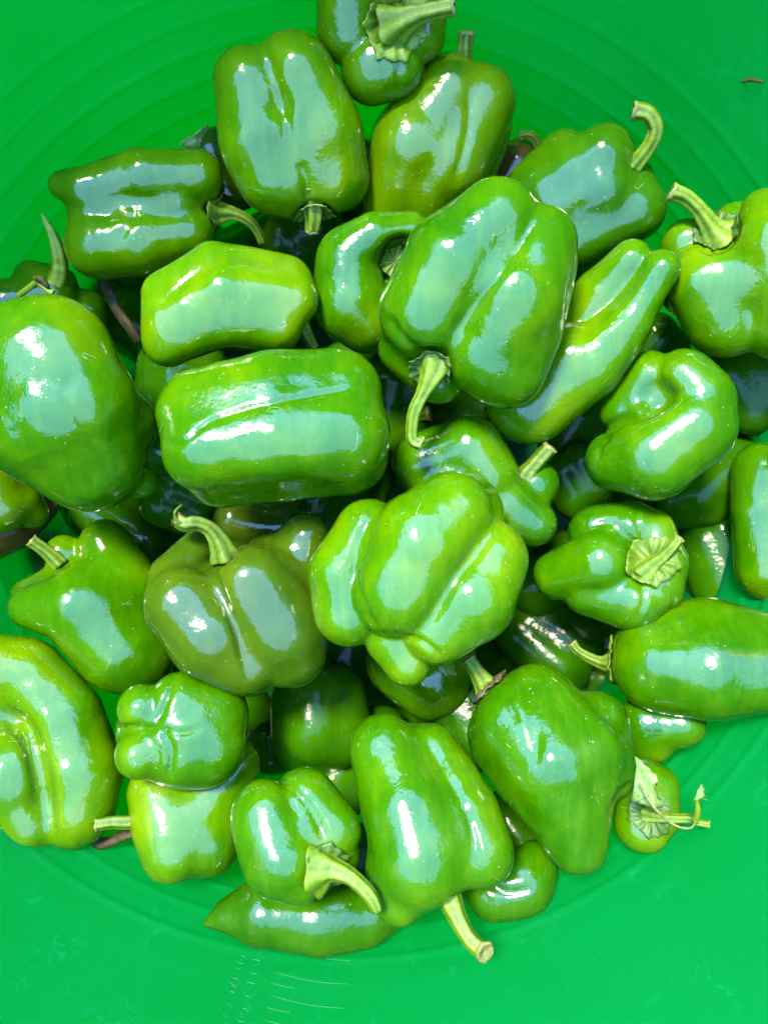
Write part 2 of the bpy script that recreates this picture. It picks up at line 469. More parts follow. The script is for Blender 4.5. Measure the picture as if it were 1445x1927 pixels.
def make_calyx(fr, sdf, c, ax, rad, rs, mat, parent, lift=0.0012, pts=6, bump=0.0):
    """star-edged cap draped over the shoulder round the stem base (local frame -> world)"""
    ax = ax / np.linalg.norm(ax)
    ref = np.array([0.2, 0.9, 0.3]); e1 = np.cross(ax, ref); e1 /= np.linalg.norm(e1); e2 = np.cross(ax, e1)
    seg, rings = 96, 11
    th = np.linspace(0, 2*np.pi, seg, endpoint=False)
    ph = rs.uniform(0, 6)
    edge = 1 + 0.16*np.maximum(0, np.cos(pts*(th+ph)))**3 - 0.06*np.cos(2*th+ph) + rs.uniform(-0.035, 0.035, seg)
    P = []
    for k in range(rings):
        f = (k+0.0)/(rings-1)
        P.append(c + np.outer(np.cos(th)*edge*rad*f, e1) + np.outer(np.sin(th)*edge*rad*f, e2))
    P = np.concatenate(P)
    # drop each point along -ax on to the flesh
    Q = P + ax * rad * 0.9
    for _ in range(26):
        d = sdf(Q) - lift
        step = np.clip(d, -0.004, 0.004) * 0.85
        Q = Q - ax * step[:, None]
        low = ((Q - P) @ ax) < -rad * 0.75
        Q[low] = (P - ax * rad * 0.75)[low]
    fr_ = np.repeat(np.arange(rings)/(rings-1), seg); tt = np.tile(th, rings)
    Q = Q + ax * ((0.03 + 0.10*fr_**3 * rs.uniform(0.2, 1.0, len(Q))) * rad + 0.04*rad*fr_*np.cos(pts*2*(tt+ph)) + 0.075*rad*np.sin(math.pi*fr_)*np.exp(-(np.sin(pts*(tt+ph))/0.35)**2))[:, None]
    # smooth the drape a little
    A = Q.reshape(rings, seg, 3)
    for _ in range(2):
        B = A.copy()
        B[1:-1] = 0.4*A[1:-1] + 0.15*(A[:-2] + A[2:] + np.roll(A, 1, 1)[1:-1] + np.roll(A, -1, 1)[1:-1])
        A = B
    top = A.reshape(-1, 3); bot = top - ax*0.0008
    V = fr.world(np.concatenate([top, bot]))
    F = []; n = rings*seg
    for k in range(rings-1):
        for j in range(seg):
            a, b = k*seg+j, k*seg+(j+1) % seg
            F.append((a, b, b+seg, a+seg)); F.append((n+a, n+a+seg, n+b+seg, n+b))
    for j in range(seg):
        a, b = (rings-1)*seg+j, (rings-1)*seg+(j+1) % seg
        F.append((a, b, n+b, n+a))
    # orient upwards
    v = V; f0 = F[2*(rings-2)*seg]
    nn = np.cross(v[f0[1]]-v[f0[0]], v[f0[2]]-v[f0[0]])
    if nn @ (fr.U*ax[0]+fr.V*ax[1]+fr.W*ax[2]) < 0: F = [tuple(reversed(f)) for f in F]
    return mesh_obj('calyx', V, F, mat, parent)

GROUP = 'green bell peppers heaped in the plastic tub'
HMAPS = {}
CELL = 0.0016

def pepper(key, z, shape, label, tone='mid', k=14, dents=(), creases=(), stem=None, calyx=None, seed=None,
           wob=1.0, name='bell_pepper', cell=None):
    rs = np.random.RandomState(seed if seed is not None else sum(map(ord, key)) * 7 % 9973)
    flat = []
    for s_ in shape:
        flat += list(s_[1]) if s_[0] == 'gen' else list(s_)
    x0 = (min(a[0] for a in flat) + max(a[0] for a in flat)) / 2
    y0 = (min(a[1] for a in flat) + max(a[1] for a in flat)) / 2
    fr = Frame(x0, y0, z)
    lobes = []; axis = None
    for s_ in shape:
        if s_[0] == 'gen':
            _, path, n, ph, sp, sd, var = s_
            C = [fr.p(*a[:3]) for a in path]; Wd = [a[3]*fr.m for a in path]
            T = np.gradient(np.array(C), axis=0) if len(C) > 1 else np.array([[0, 1, 0]])
            if axis is None: axis = -T[0] / np.linalg.norm(T[0])
            angs = [math.radians(ph + 360.0*i/n) for i in range(n)]
            ext = max(sp*abs(math.sin(a)) + (1-sp) for a in angs)
            r2 = np.random.RandomState(sd + 11)
            for a in angs:
                lv = 1 + r2.uniform(-var, var); lb = []
                ed = [r2.uniform(-1, 1)*var*2.2, r2.uniform(-1, 1)*var*2.2]
                for i, (c, w) in enumerate(zip(C, Wd)):
                    t = T[i] / np.linalg.norm(T[i])
                    f = np.array([0, 0, 1.0]); f = f - t*(f @ t)
                    if np.linalg.norm(f) < 0.3: f = np.array([0, 1.0, 0]) - t*t[1]
                    f /= np.linalg.norm(f); sdv = np.cross(t, f)
                    sh = 0
                    if i == 0: sh = -ed[0]*w
                    if i == len(C)-1: sh = ed[1]*w
                    lb.append((c + (math.cos(a)*f + math.sin(a)*sdv)*w*sp/ext*lv + t*sh, w*(1-sp)/ext))
                lobes.append(lb)
            fc = [c.copy() for c in C]
            if len(C) > 1:
                fc[0] = fc[0] + T[0]/np.linalg.norm(T[0])*Wd[0]*0.3; fc[-1] = fc[-1] - T[-1]/np.linalg.norm(T[-1])*Wd[-1]*0.3
            lobes.append([(c, w*(1-sp)/ext*0.9) for c, w in zip(fc, Wd)])
        else:
            lobes.append([(fr.p(a[0], a[1], a[2]), a[3]*fr.m) for a in s_])
    dn = [(fr.p(d[0], d[1], d[2]), d[3]*fr.m, (d[4] if len(d) > 4 else 14)*fr.m) for d in dents]
    sdf = SDF(lobes, k*fr.m, dn)
    pts = np.array([q[0] for lb in lobes for q in lb]); rr = np.array([q[1] for lb in lobes for q in lb])
    lo = (pts - rr[:, None]).min(0) - 0.006; hi = (pts + rr[:, None]).max(0) + 0.006
    V, Q = surface_nets(sdf, lo, hi, cell or CELL)
    for _ in range(3):
        V = V - sdf.grad(V) * sdf(V)[:, None]
    Nn = sdf.grad(V)
    disp = wobble(V, rs, 0.0015*wob, 88) + wobble(V, rs, 0.00055*wob, 175) + wobble(V, rs, 0.00035*wob, 280)
    if creases:
        px = fr.px(V); front = np.clip(Nn[:, 2]*2.5 + 0.4, 0, 1)
        for pl, wd, dp in creases:
            q = np.array([a[:2] for a in catmull([(x, y, 0, 0) for x, y in pl], 6)])
            best = np.full(len(V), 1e9)
            L = len(q) - 1; fade = np.ones(len(V))
            for i in range(L):
                ab = q[i+1]-q[i]; tt = np.clip(((px - q[i]) @ ab)/(ab @ ab + 1e-9), 0, 1)
                d = np.linalg.norm(px - q[i] - tt[:, None]*ab, axis=1)
                s_ = (i + tt)/L
                nb = d < best
                fade = np.where(nb, np.clip(np.minimum(s_, 1-s_)*5 + 0.15, 0, 1), fade)
                best = np.minimum(best, d)
            prof = np.exp(-(best/wd)**2) if True else 0
            disp -= dp*fr.m*prof*front*fade
    V = V + Nn*disp[:, None]
    Wv = fr.world(V)
    HMAPS[key] = Wv
    if stem is None and calyx is None:
        fl = mesh_obj(name, Wv, Q, TONES[tone]); root = fl
    else:
        root = bpy.data.objects.new(name, None); COL.objects.link(root)
        root.empty_display_size = 0.02
        root.location = (fr.C[0], fr.C[1], Wv[:, 2].min())
        fl = mesh_obj('flesh', Wv, Q, TONES[tone], root)
    root['label'] = label; root['category'] = 'bell pepper'; root['group'] = GROUP

    def surf(x, y):
        """front surface height (px) of the flesh at a pixel"""
        zs = np.linspace(220, -160, 200); P = np.array([fr.p(x, y, a) for a in zs])
        d = sdf(P); i = np.argmax(d < 0) if (d < 0).any() else len(zs)//2
        return zs[i]
    so = None
    if stem:
        sp_ = stem['pts']; base = stem.get('z')
        if base is None: base = surf(sp_[0][0], sp_[0][1]) - 4
        loc = [(fr.p(a[0], a[1], base + a[2]), a[3]*fr.m) for a in sp_]
        if calyx and len(loc) > 2:
            loc[0] = (loc[0][0], loc[0][1]*1.45); loc[1] = (loc[1][0], loc[1][1]*1.12)
        pw = [(*fr.world(c[None])[0], r) for c, r in loc]
        sm = stem.get('mat', STEM)
        so, c, t, up, r = tube('stem', pw, sm, root, rs=rs, flute=stem.get('flute', 0.13))
        if stem.get('cut', True): cut_end(so, c, t, up, r*stem.get('cutr', 1.0), stem.get('cutmat', CUT), rs)
        d0 = loc[1][0] - loc[0][0]
    if calyx:
        cx, cy, cr = calyx['c']
        cz = calyx.get('z'); cz = surf(cx, cy) if cz is None else cz
        ax = np.array(calyx['dir'], float) if 'dir' in calyx else (d0 if stem else axis)
        make_calyx(fr, sdf, fr.p(cx, cy, cz), ax, cr*fr.m, rs, calyx.get('mat', CALYX), root, pts=calyx.get('n', 6))
    return root
#PEPPERS
# ------------------------------------------------------------------ ground and tub
TC = np.array([-0.021, 0.027])
def wall_r(z): return 0.200 + 0.30*z

gb = [(-60, -60, -0.004), (60, -60, -0.004), (60, 60, -0.004), (-60, 60, -0.004)]
ground = mesh_obj('ground', gb, [(0, 1, 2, 3)], ground_mat(), smooth=False)
ground['kind'] = 'structure'

def rib(z):
    d = 0
    for i in range(11):
        zc = 0.035 + 0.0178*i
        a = 0.0011 if zc < 0.19 else 0.0007
        d -= a*math.exp(-((z-zc)/0.0022)**2)
    d += 0.0002*math.tanh((z-0.232)/0.004)
    return d

def build_tub():
    seg = 256; TH = 0.0032
    prof = []                                   # inner side, floor centre to rim, then outer side back down
    for r in np.linspace(0, 0.185, 12): prof.append((r, 0.003))
    prof += [(0.192, 0.0045), (0.197, 0.008)]
    for z in np.arange(0.012, 0.530, 0.0014): prof.append((wall_r(z)+rib(z), z))
    R = wall_r(0.530)  # unseen rim, set extra high to shrink the sky reflected in the skins
    for a in np.linspace(math.pi, -0.4*math.pi, 12): prof.append((R+0.008+0.008*math.cos(a), 0.532+0.008*math.sin(a)))
    for z in np.linspace(0.520, 0.004, 66): prof.append((wall_r(z)+TH, z))
    prof += [(0.19, 0.0), (0.0, 0.0)]
    th = np.linspace(0, 2*np.pi, seg, endpoint=False)
    V = []
    for r, z in prof:
        V.append(np.stack([TC[0]+r*np.cos(th), TC[1]+r*np.sin(th), np.full(seg, z)], 1))
    V = np.concatenate(V); F = []
    for i in range(len(prof)-1):
        for j in range(seg):
            a, b = i*seg+j, i*seg+(j+1) % seg
            F.append((a, b, b+seg, a+seg))
    o = mesh_obj('plastic_tub', V, F, TUB)
    o['label'] = 'bright green translucent plastic tub with ribbed wall holding all the peppers'
    o['category'] = 'tub'
    return o
tub = build_tub()

def wallpt(x, y, off=0.0006):
    """where the line of sight through a pixel meets the inner wall"""
    ray = np.array([(x-PX0)/FPX, -(y-PY0)/FPX, -1.0]); lo, hi = 0.2, 0.62
    for _ in range(50):
        t = (lo+hi)/2; q = np.array([0, 0, CAMZ]) + ray*t
        rad = np.hypot(q[0]-TC[0], q[1]-TC[1])
        if rad > wall_r(q[2]) + rib(q[2]) - off: hi = t
        else: lo = t
    return q

DIG = {'2': [[(0, .8), (.2, 1), (.7, 1), (.95, .75), (.8, .5), (.3, .25), (0, 0), (1, 0)]],
       '6': [[(.9, .95), (.5, 1), (.15, .7), (0, .3), (.25, 0), (.75, 0), (1, .28), (.75, .52), (.3, .52), (.03, .33)]],
       '8': [[(.5, .53), (.1, .7), (.2, .97), (.5, 1.02), (.8, .97), (.9, .7), (.5, .53), (.05, .3), (.15, .03), (.5, -.02), (.85, .03), (.95, .3), (.5, .53)]],
       '3': [[(.05, .85), (.3, 1), (.75, .98), (.9, .75), (.45, .54), (.95, .3), (.75, .02), (.3, 0), (0, .15)]],
       '0': [[(.5, 1), (.1, .8), (0, .5), (.1, .2), (.5, 0), (.9, .2), (1, .5), (.9, .8), (.5, 1)]]}
def raised(name, strokes, rad=0.00032):
    bm_v, bm_f = [], []
    for st in strokes:
        P = np.array(st); off = len(bm_v); T = np.gradient(P, axis=0)
        for i, p in enumerate(P):
            t = T[i]/np.linalg.norm(T[i]); n = np.array([TC[0]-p[0], TC[1]-p[1], 0.05]); n /= np.linalg.norm(n)
            s_ = np.cross(t, n)
            for a in (0, 60, 120, 180, 240, 300):
                bm_v.append(p + rad*(math.cos(math.radians(a))*s_ + math.sin(math.radians(a))*n))
            if i:
                for j in range(6):
                    a, b = off+(i-1)*6+j, off+(i-1)*6+(j+1) % 6
                    bm_f.append((a, b, b+6, a+6))
        bm_f.append(tuple(range(off, off+6))); bm_f.append(tuple(off+(len(P)-1)*6+j for j in range(6)))
    return mesh_obj(name, bm_v, bm_f, MARK, tub)
MARK = stem_mat('raised_plastic', (0.0002, 0.14, 0.035), (0.0006, 0.16, 0.045), (0.002, 0.19, 0.065), 0.45)
rt, upv = np.array([-0.965, -0.26]), np.array([-0.22, 0.975])
for word, cs in (('26', [(479.5, 1819.8), (453.8, 1812.8)]), ('28', [(469, 1863), (440, 1855)]), ('30', [(456.6, 1911), (428, 1902)])):
    st = []
    for ch, c in zip(word, cs):
        for s_ in DIG[ch]:
            sm = [q[:2] for q in catmull([(a, b, 0, 0) for a, b in s_], 4)]
            st.append([wallpt(*(np.array(c) + rt*18*(a-.5) + upv*25*(b-.5)), 0.0001) for a, b in sm])
    raised('graduation_number', st, 0.00021)
for a, b in (((514.4, 1829), (660, 1853)), ((509.7, 1850.5), (556.8, 1861)), ((504.5, 1872.6), (655.9, 1898.6)),
             ((499.8, 1896), (549.3, 1907)), ((494, 1919), (640, 1946)), ((599, 1802.6), (662.8, 1809))):
    z0 = wallpt(*a); z1 = wallpt(*b)
    raised('graduation_line', [[wallpt(a[0]+(b[0]-a[0])*t, a[1]+(b[1]-a[1])*t + (6 if b[0]-a[0] > 90 else 1)*math.sin(math.pi*t), 0.0001) for t in np.linspace(0, 1, 12)]], 0.00014)

# ------------------------------------------------------------------ the peppers
S = dict
# ---- deep layer, seen only in the gaps
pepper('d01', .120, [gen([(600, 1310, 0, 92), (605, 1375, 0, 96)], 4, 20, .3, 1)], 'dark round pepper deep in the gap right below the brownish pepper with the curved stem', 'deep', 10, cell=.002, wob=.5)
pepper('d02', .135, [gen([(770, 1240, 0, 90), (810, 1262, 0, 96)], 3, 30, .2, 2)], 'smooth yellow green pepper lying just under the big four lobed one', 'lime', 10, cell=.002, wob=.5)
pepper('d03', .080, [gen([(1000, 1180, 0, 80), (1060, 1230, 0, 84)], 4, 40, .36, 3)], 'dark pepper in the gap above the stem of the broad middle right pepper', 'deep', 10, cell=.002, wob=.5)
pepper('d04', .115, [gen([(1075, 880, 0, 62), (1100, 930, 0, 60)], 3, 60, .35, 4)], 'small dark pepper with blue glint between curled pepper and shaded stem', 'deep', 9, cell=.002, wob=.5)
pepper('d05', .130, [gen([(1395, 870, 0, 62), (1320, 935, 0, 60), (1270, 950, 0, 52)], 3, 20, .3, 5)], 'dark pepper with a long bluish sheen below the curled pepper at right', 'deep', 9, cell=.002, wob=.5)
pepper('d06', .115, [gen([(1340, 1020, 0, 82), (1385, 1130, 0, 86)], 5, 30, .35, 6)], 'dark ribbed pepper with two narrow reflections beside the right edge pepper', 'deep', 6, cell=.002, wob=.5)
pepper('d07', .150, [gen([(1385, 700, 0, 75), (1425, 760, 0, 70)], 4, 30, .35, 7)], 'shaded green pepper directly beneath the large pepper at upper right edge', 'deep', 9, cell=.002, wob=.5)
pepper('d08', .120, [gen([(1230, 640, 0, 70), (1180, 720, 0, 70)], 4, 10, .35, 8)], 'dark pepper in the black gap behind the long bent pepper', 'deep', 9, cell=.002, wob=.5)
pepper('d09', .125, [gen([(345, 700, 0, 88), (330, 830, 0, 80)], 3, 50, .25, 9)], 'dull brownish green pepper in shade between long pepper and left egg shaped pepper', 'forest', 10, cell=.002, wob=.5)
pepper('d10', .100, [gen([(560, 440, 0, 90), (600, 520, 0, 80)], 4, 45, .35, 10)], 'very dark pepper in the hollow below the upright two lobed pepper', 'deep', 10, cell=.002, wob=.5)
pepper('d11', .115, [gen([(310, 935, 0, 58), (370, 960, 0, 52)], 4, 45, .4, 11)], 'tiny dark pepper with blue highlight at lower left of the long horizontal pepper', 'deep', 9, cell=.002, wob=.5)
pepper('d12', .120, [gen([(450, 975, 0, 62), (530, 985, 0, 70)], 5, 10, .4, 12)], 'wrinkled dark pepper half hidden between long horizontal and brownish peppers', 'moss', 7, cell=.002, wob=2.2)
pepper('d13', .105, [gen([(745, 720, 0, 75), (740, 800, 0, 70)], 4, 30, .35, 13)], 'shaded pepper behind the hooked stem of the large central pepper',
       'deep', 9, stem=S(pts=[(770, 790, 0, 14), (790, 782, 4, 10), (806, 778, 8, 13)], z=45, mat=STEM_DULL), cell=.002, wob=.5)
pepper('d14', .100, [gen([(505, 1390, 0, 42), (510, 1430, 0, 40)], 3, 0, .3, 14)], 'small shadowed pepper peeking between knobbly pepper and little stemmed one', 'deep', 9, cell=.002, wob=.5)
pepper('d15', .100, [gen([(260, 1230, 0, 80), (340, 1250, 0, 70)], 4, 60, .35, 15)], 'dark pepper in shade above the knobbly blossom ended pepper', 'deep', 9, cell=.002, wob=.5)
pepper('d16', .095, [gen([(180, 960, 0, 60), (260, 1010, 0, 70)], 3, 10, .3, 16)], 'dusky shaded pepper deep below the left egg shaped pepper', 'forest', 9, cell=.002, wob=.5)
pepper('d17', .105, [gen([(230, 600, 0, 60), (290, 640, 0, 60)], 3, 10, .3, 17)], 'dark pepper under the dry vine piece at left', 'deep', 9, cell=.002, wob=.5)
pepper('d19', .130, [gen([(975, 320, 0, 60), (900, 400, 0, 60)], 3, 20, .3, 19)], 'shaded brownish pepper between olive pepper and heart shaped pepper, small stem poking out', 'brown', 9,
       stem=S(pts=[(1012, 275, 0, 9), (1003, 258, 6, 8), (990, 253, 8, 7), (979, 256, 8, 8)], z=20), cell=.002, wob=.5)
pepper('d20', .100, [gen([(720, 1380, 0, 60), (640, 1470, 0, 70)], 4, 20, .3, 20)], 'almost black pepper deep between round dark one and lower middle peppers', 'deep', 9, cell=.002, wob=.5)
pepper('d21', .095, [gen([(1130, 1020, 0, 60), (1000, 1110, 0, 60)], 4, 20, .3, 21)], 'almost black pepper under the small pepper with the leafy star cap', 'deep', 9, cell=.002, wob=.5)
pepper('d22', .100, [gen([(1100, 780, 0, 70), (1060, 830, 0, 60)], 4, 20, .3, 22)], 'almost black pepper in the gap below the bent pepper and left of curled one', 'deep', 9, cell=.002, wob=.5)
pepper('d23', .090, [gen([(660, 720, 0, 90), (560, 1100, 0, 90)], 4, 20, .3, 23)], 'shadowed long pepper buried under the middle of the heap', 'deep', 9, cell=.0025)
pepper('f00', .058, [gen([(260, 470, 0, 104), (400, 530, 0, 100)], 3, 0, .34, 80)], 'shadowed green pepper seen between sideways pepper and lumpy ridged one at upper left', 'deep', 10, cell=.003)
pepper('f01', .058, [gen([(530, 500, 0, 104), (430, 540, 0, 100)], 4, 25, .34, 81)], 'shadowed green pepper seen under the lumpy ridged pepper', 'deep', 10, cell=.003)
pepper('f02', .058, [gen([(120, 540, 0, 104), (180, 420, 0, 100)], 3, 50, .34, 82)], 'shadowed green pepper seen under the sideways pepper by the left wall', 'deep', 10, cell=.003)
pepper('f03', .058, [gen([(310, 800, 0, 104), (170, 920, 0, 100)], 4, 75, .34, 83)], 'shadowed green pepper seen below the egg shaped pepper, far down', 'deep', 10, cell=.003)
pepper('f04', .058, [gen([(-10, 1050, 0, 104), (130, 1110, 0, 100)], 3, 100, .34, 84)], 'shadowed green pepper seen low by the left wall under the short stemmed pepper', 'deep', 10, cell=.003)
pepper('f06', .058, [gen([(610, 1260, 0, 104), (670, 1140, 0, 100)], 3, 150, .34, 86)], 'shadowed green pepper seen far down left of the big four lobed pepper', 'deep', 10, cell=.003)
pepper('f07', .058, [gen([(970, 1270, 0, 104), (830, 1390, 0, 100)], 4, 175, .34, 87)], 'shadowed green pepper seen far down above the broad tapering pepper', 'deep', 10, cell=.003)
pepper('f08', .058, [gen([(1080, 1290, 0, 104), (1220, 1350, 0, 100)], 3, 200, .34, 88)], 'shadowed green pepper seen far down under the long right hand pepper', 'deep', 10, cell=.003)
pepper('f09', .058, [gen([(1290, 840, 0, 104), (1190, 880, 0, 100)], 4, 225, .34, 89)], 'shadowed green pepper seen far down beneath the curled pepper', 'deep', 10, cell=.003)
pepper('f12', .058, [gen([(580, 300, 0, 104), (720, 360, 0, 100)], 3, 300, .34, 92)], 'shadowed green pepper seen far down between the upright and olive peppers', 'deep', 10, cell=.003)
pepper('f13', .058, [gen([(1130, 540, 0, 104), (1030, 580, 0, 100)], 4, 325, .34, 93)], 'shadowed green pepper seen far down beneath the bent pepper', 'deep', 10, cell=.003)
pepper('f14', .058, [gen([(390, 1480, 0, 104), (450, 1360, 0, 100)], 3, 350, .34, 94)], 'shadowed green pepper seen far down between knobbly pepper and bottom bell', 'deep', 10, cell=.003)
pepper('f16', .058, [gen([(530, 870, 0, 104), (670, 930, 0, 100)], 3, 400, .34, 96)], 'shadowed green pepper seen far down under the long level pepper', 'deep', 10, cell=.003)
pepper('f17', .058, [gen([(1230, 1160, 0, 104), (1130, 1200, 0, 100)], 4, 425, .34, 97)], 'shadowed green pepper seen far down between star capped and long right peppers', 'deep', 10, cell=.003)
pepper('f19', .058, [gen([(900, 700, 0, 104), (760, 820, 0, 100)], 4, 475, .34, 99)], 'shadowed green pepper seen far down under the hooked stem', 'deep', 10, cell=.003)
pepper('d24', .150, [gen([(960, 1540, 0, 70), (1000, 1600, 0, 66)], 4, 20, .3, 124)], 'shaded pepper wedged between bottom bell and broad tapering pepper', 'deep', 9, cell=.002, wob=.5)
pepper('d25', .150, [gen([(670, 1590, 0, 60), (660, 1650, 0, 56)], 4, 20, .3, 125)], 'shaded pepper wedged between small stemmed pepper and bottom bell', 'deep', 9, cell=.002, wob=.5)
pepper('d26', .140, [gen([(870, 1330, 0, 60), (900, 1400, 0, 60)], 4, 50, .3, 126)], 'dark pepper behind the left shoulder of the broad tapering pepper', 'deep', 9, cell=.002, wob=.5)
# ---- edge and middle layer
pepper('m06', .155, [gen([(400, 275, 0, 42), (430, 350, 0, 62)], 3, 20, .3, 30)], 'dull pepper mostly hidden between left olive topped pepper and upright two lobed one', 'moss', 9)
pepper('m34', .165, [[(20, 575, 0, 48), (95, 562, 0, 50)], [(62, 527, -15, 34), (110, 535, -20, 34)], [(165, 585, -20, 42), (170, 620, -20, 36)], [(80, 590, -20, 60)]],
       'pepper at left edge with upright horn like stem, behind the egg shaped pepper', 'mid', 12,
       stem=S(pts=[(100, 540, 0, 19), (112, 512, 10, 15), (110, 478, 18, 13), (98, 440, 24, 9), (78, 402, 26, 2.5)], z=25, cut=False, flute=.05, mat=STEM_SHADE_LIFT))
pepper('m35b', .135, [[(-60, 1010, 0, 60), (20, 990, 0, 48), (75, 950, 0, 34)]], 'reddish brown tinged pepper at left edge beneath the yellowish one', 'brown', 12)
pepper('m35', .160, [[(-20, 900, 0, 58), (0, 950, 0, 52)], [(35, 940, -5, 40), (60, 965, -15, 30)]], 'yellowish olive pepper cut by left edge below the egg shaped pepper', 'olive', 12)
pepper('m04', .190, [[(1132, 298, 5, 60), (1030, 360, 0, 62)], [(1060, 288, -20, 46), (1000, 345, -20, 44)], [(1192, 395, 0, 60), (1090, 440, 0, 68)], [(1130, 360, 12, 66), (1050, 400, 10, 64)], [(1185, 345, -10, 45)]],
       'heart shaped dark green pepper with long hooked stem at upper right', 'forest', 16,
       stem=S(pts=[(1192, 312, 0, 16), (1212, 288, 8, 13), (1229, 262, 16, 13), (1233, 235, 22, 13), (1218, 212, 26, 13), (1195, 208, 26, 14)], z=24, mat=STEM))
pepper('m03', .178, [gen([(868, 190, -15, 98), (808, 290, 0, 118), (760, 390, 0, 88)], 4, 38, .36, 33), [(915, 235, -30, 50), (880, 340, -30, 48)]],
       'large olive yellow pepper with upright woody stem at top of heap', 'olive', 12, creases=[([(885, 170), (880, 250), (850, 360)], 9, 5)],
       stem=S(pts=[(870, 130, 0, 17), (873, 108, 8, 14), (875, 85, 12, 13), (877, 62, 14, 14)], z=14, mat=STEM_DULL))
pepper('m18', .190, [[(1215, 1362, -5, 50), (1282, 1365, 0, 44)], [(1225, 1395, -15, 42)]], 'small shaded pepper tucked under the long right hand pepper against the wall', 'mid', 12)
m19 = pepper('m19', .210, [[(1205, 1475, 0, 50), (1200, 1550, 0, 46)], [(1240, 1480, -5, 38), (1243, 1535, -5, 38)], [(1215, 1560, 0, 45)]],
       'small pepper against the wall with frayed stem and pale leaf scrap at lower right', 'mid', 10,
       dents=[(1222, 1520, 62, 26)],
       stem=S(pts=[(1215, 1532, 0, 12), (1240, 1538, 14, 9), (1270, 1541, 22, 8), (1298, 1542, 26, 8), (1312, 1548, 26, 6), (1334, 1552, 26, 6)], z=38),
       calyx=S(c=(1218, 1532, 36), dir=(.5, -.1, 1)))
pepper('m22', .198, [[(930, 1672, 0, 58), (985, 1662, 0, 60)], [(1005, 1630, 0, 45)], [(910, 1650, -20, 58)]], 'dark glossy pepper low against the wall below the stem of the bell at bottom', 'mid', 14,
       creases=[([(900, 1640), (950, 1680), (1010, 1670)], 8, 5)])
pepper('m24', .205, [[(388, 1738, 0, 6), (430, 1722, 0, 30), (500, 1716, 0, 62), (600, 1722, 0, 72), (690, 1718, 0, 62), (740, 1710, 0, 40)]],
       'long dark pointed pepper lying along the bottom wall', 'forest', 16)
pepper('m26', .190, [[(300, 1490, 0, 58), (325, 1602, 12, 56)], [(400, 1490, 0, 66), (392, 1588, -6, 60)], [(345, 1540, -30, 95)], [(440, 1445, 0, 56)]], 'olive yellow lobed pepper below the knobbly one at lower left', 'lime', 20,
       stem=S(pts=[(262, 1546, 0, 13), (240, 1548, 0, 12), (212, 1548, 2, 11), (182, 1552, 2, 11)], z=0, mat=STEM_DULL))
pepper('m28', .165, [[(58, 1145, 0, 38), (150, 1140, 20, 72), (230, 1215, 10, 86)], [(200, 1025, -10, 50), (245, 1110, 0, 66)], [(110, 1110, -35, 48), (55, 1120, -40, 30)], [(265, 1235, 0, 70)], [(120, 1040, -40, 32)], [(190, 1130, -10, 85)]],
       'shaded pepper with short stem pointing to upper left, left of the brownish one', 'mid', 24,
       stem=S(pts=[(115, 1065, 0, 15), (98, 1047, 0, 13), (80, 1032, 2, 11), (60, 1018, 4, 11)], z=-5, mat=STEM_DULL))
pepper('m31', .185, [[(800, 872, 0, 62), (880, 842, 5, 64), (915, 900, 10, 62)], [(955, 955, 5, 56), (1002, 985, 0, 46)], [(1005, 915, -30, 48)], [(850, 930, -20, 90)]],
       'shaded green pepper behind the big four lobed one with stem pointing up right', 'mid', 14,
       stem=S(pts=[(985, 918, 0, 22), (990, 895, 6, 17), (1010, 870, 12, 14), (1034, 843, 18, 14)], z=-5, mat=STEM_DULL))
pepper('m08', .195, [[(652, 495, 5, 58), (655, 570, 10, 70), (690, 600, 0, 66)], [(655, 475, 8, 50), (705, 440, 20, 40), (770, 438, 5, 38), (800, 460, -10, 40)], [(760, 585, -30, 70)]],
       'curled pepper whose shoulder hooks over its sunken stem, left of the central pepper', 'mid', 12, dents=[(757, 490, 40, 42, 16)],
       calyx=S(c=(748, 492, 26), dir=(.2, 0, 1), mat=STEM_DULL))
pepper('m14', .170, [[(1432, 885, 0, 52), (1428, 960, 8, 50), (1450, 1075, 0, 62)], [(1480, 890, 0, 60), (1490, 1070, 0, 66)]],
       'bright pepper cut by the right edge beside the ribbed dark one', 'mid', 10)
pepper('m16', .185, [[(1048, 1082, 0, 46), (1130, 1058, 20, 62)], [(1125, 1005, -10, 55), (1190, 995, 0, 50)], [(1230, 1000, 0, 42), (1245, 1060, 5, 50), (1235, 1110, 5, 50)], [(1110, 1110, 0, 50), (1195, 1130, 10, 58)], [(1160, 1070, -30, 80)]],
       'small lobed pepper with pale star shaped cap and stub stem, right of centre', 'mid', 9,
       dents=[(1218, 1052, 66, 22)], creases=[([(1195, 945), (1200, 985), (1215, 1020)], 5, 5), ([(1110, 990), (1150, 985), (1180, 1010), (1190, 1040)], 7, 5), ([(1245, 1100), (1270, 1130), (1262, 1160)], 6, 5), ([(1200, 1085), (1212, 1130), (1190, 1180)], 6, 5)],
       stem=S(pts=[(1212, 1078, 0, 17), (1232, 1060, 12, 13), (1256, 1040, 24, 10), (1278, 1014, 34, 9)], cut=True),
       calyx=S(c=(1226, 1056, 44), dir=(.1, .1, 1), n=5, mat=STEM_DULL))
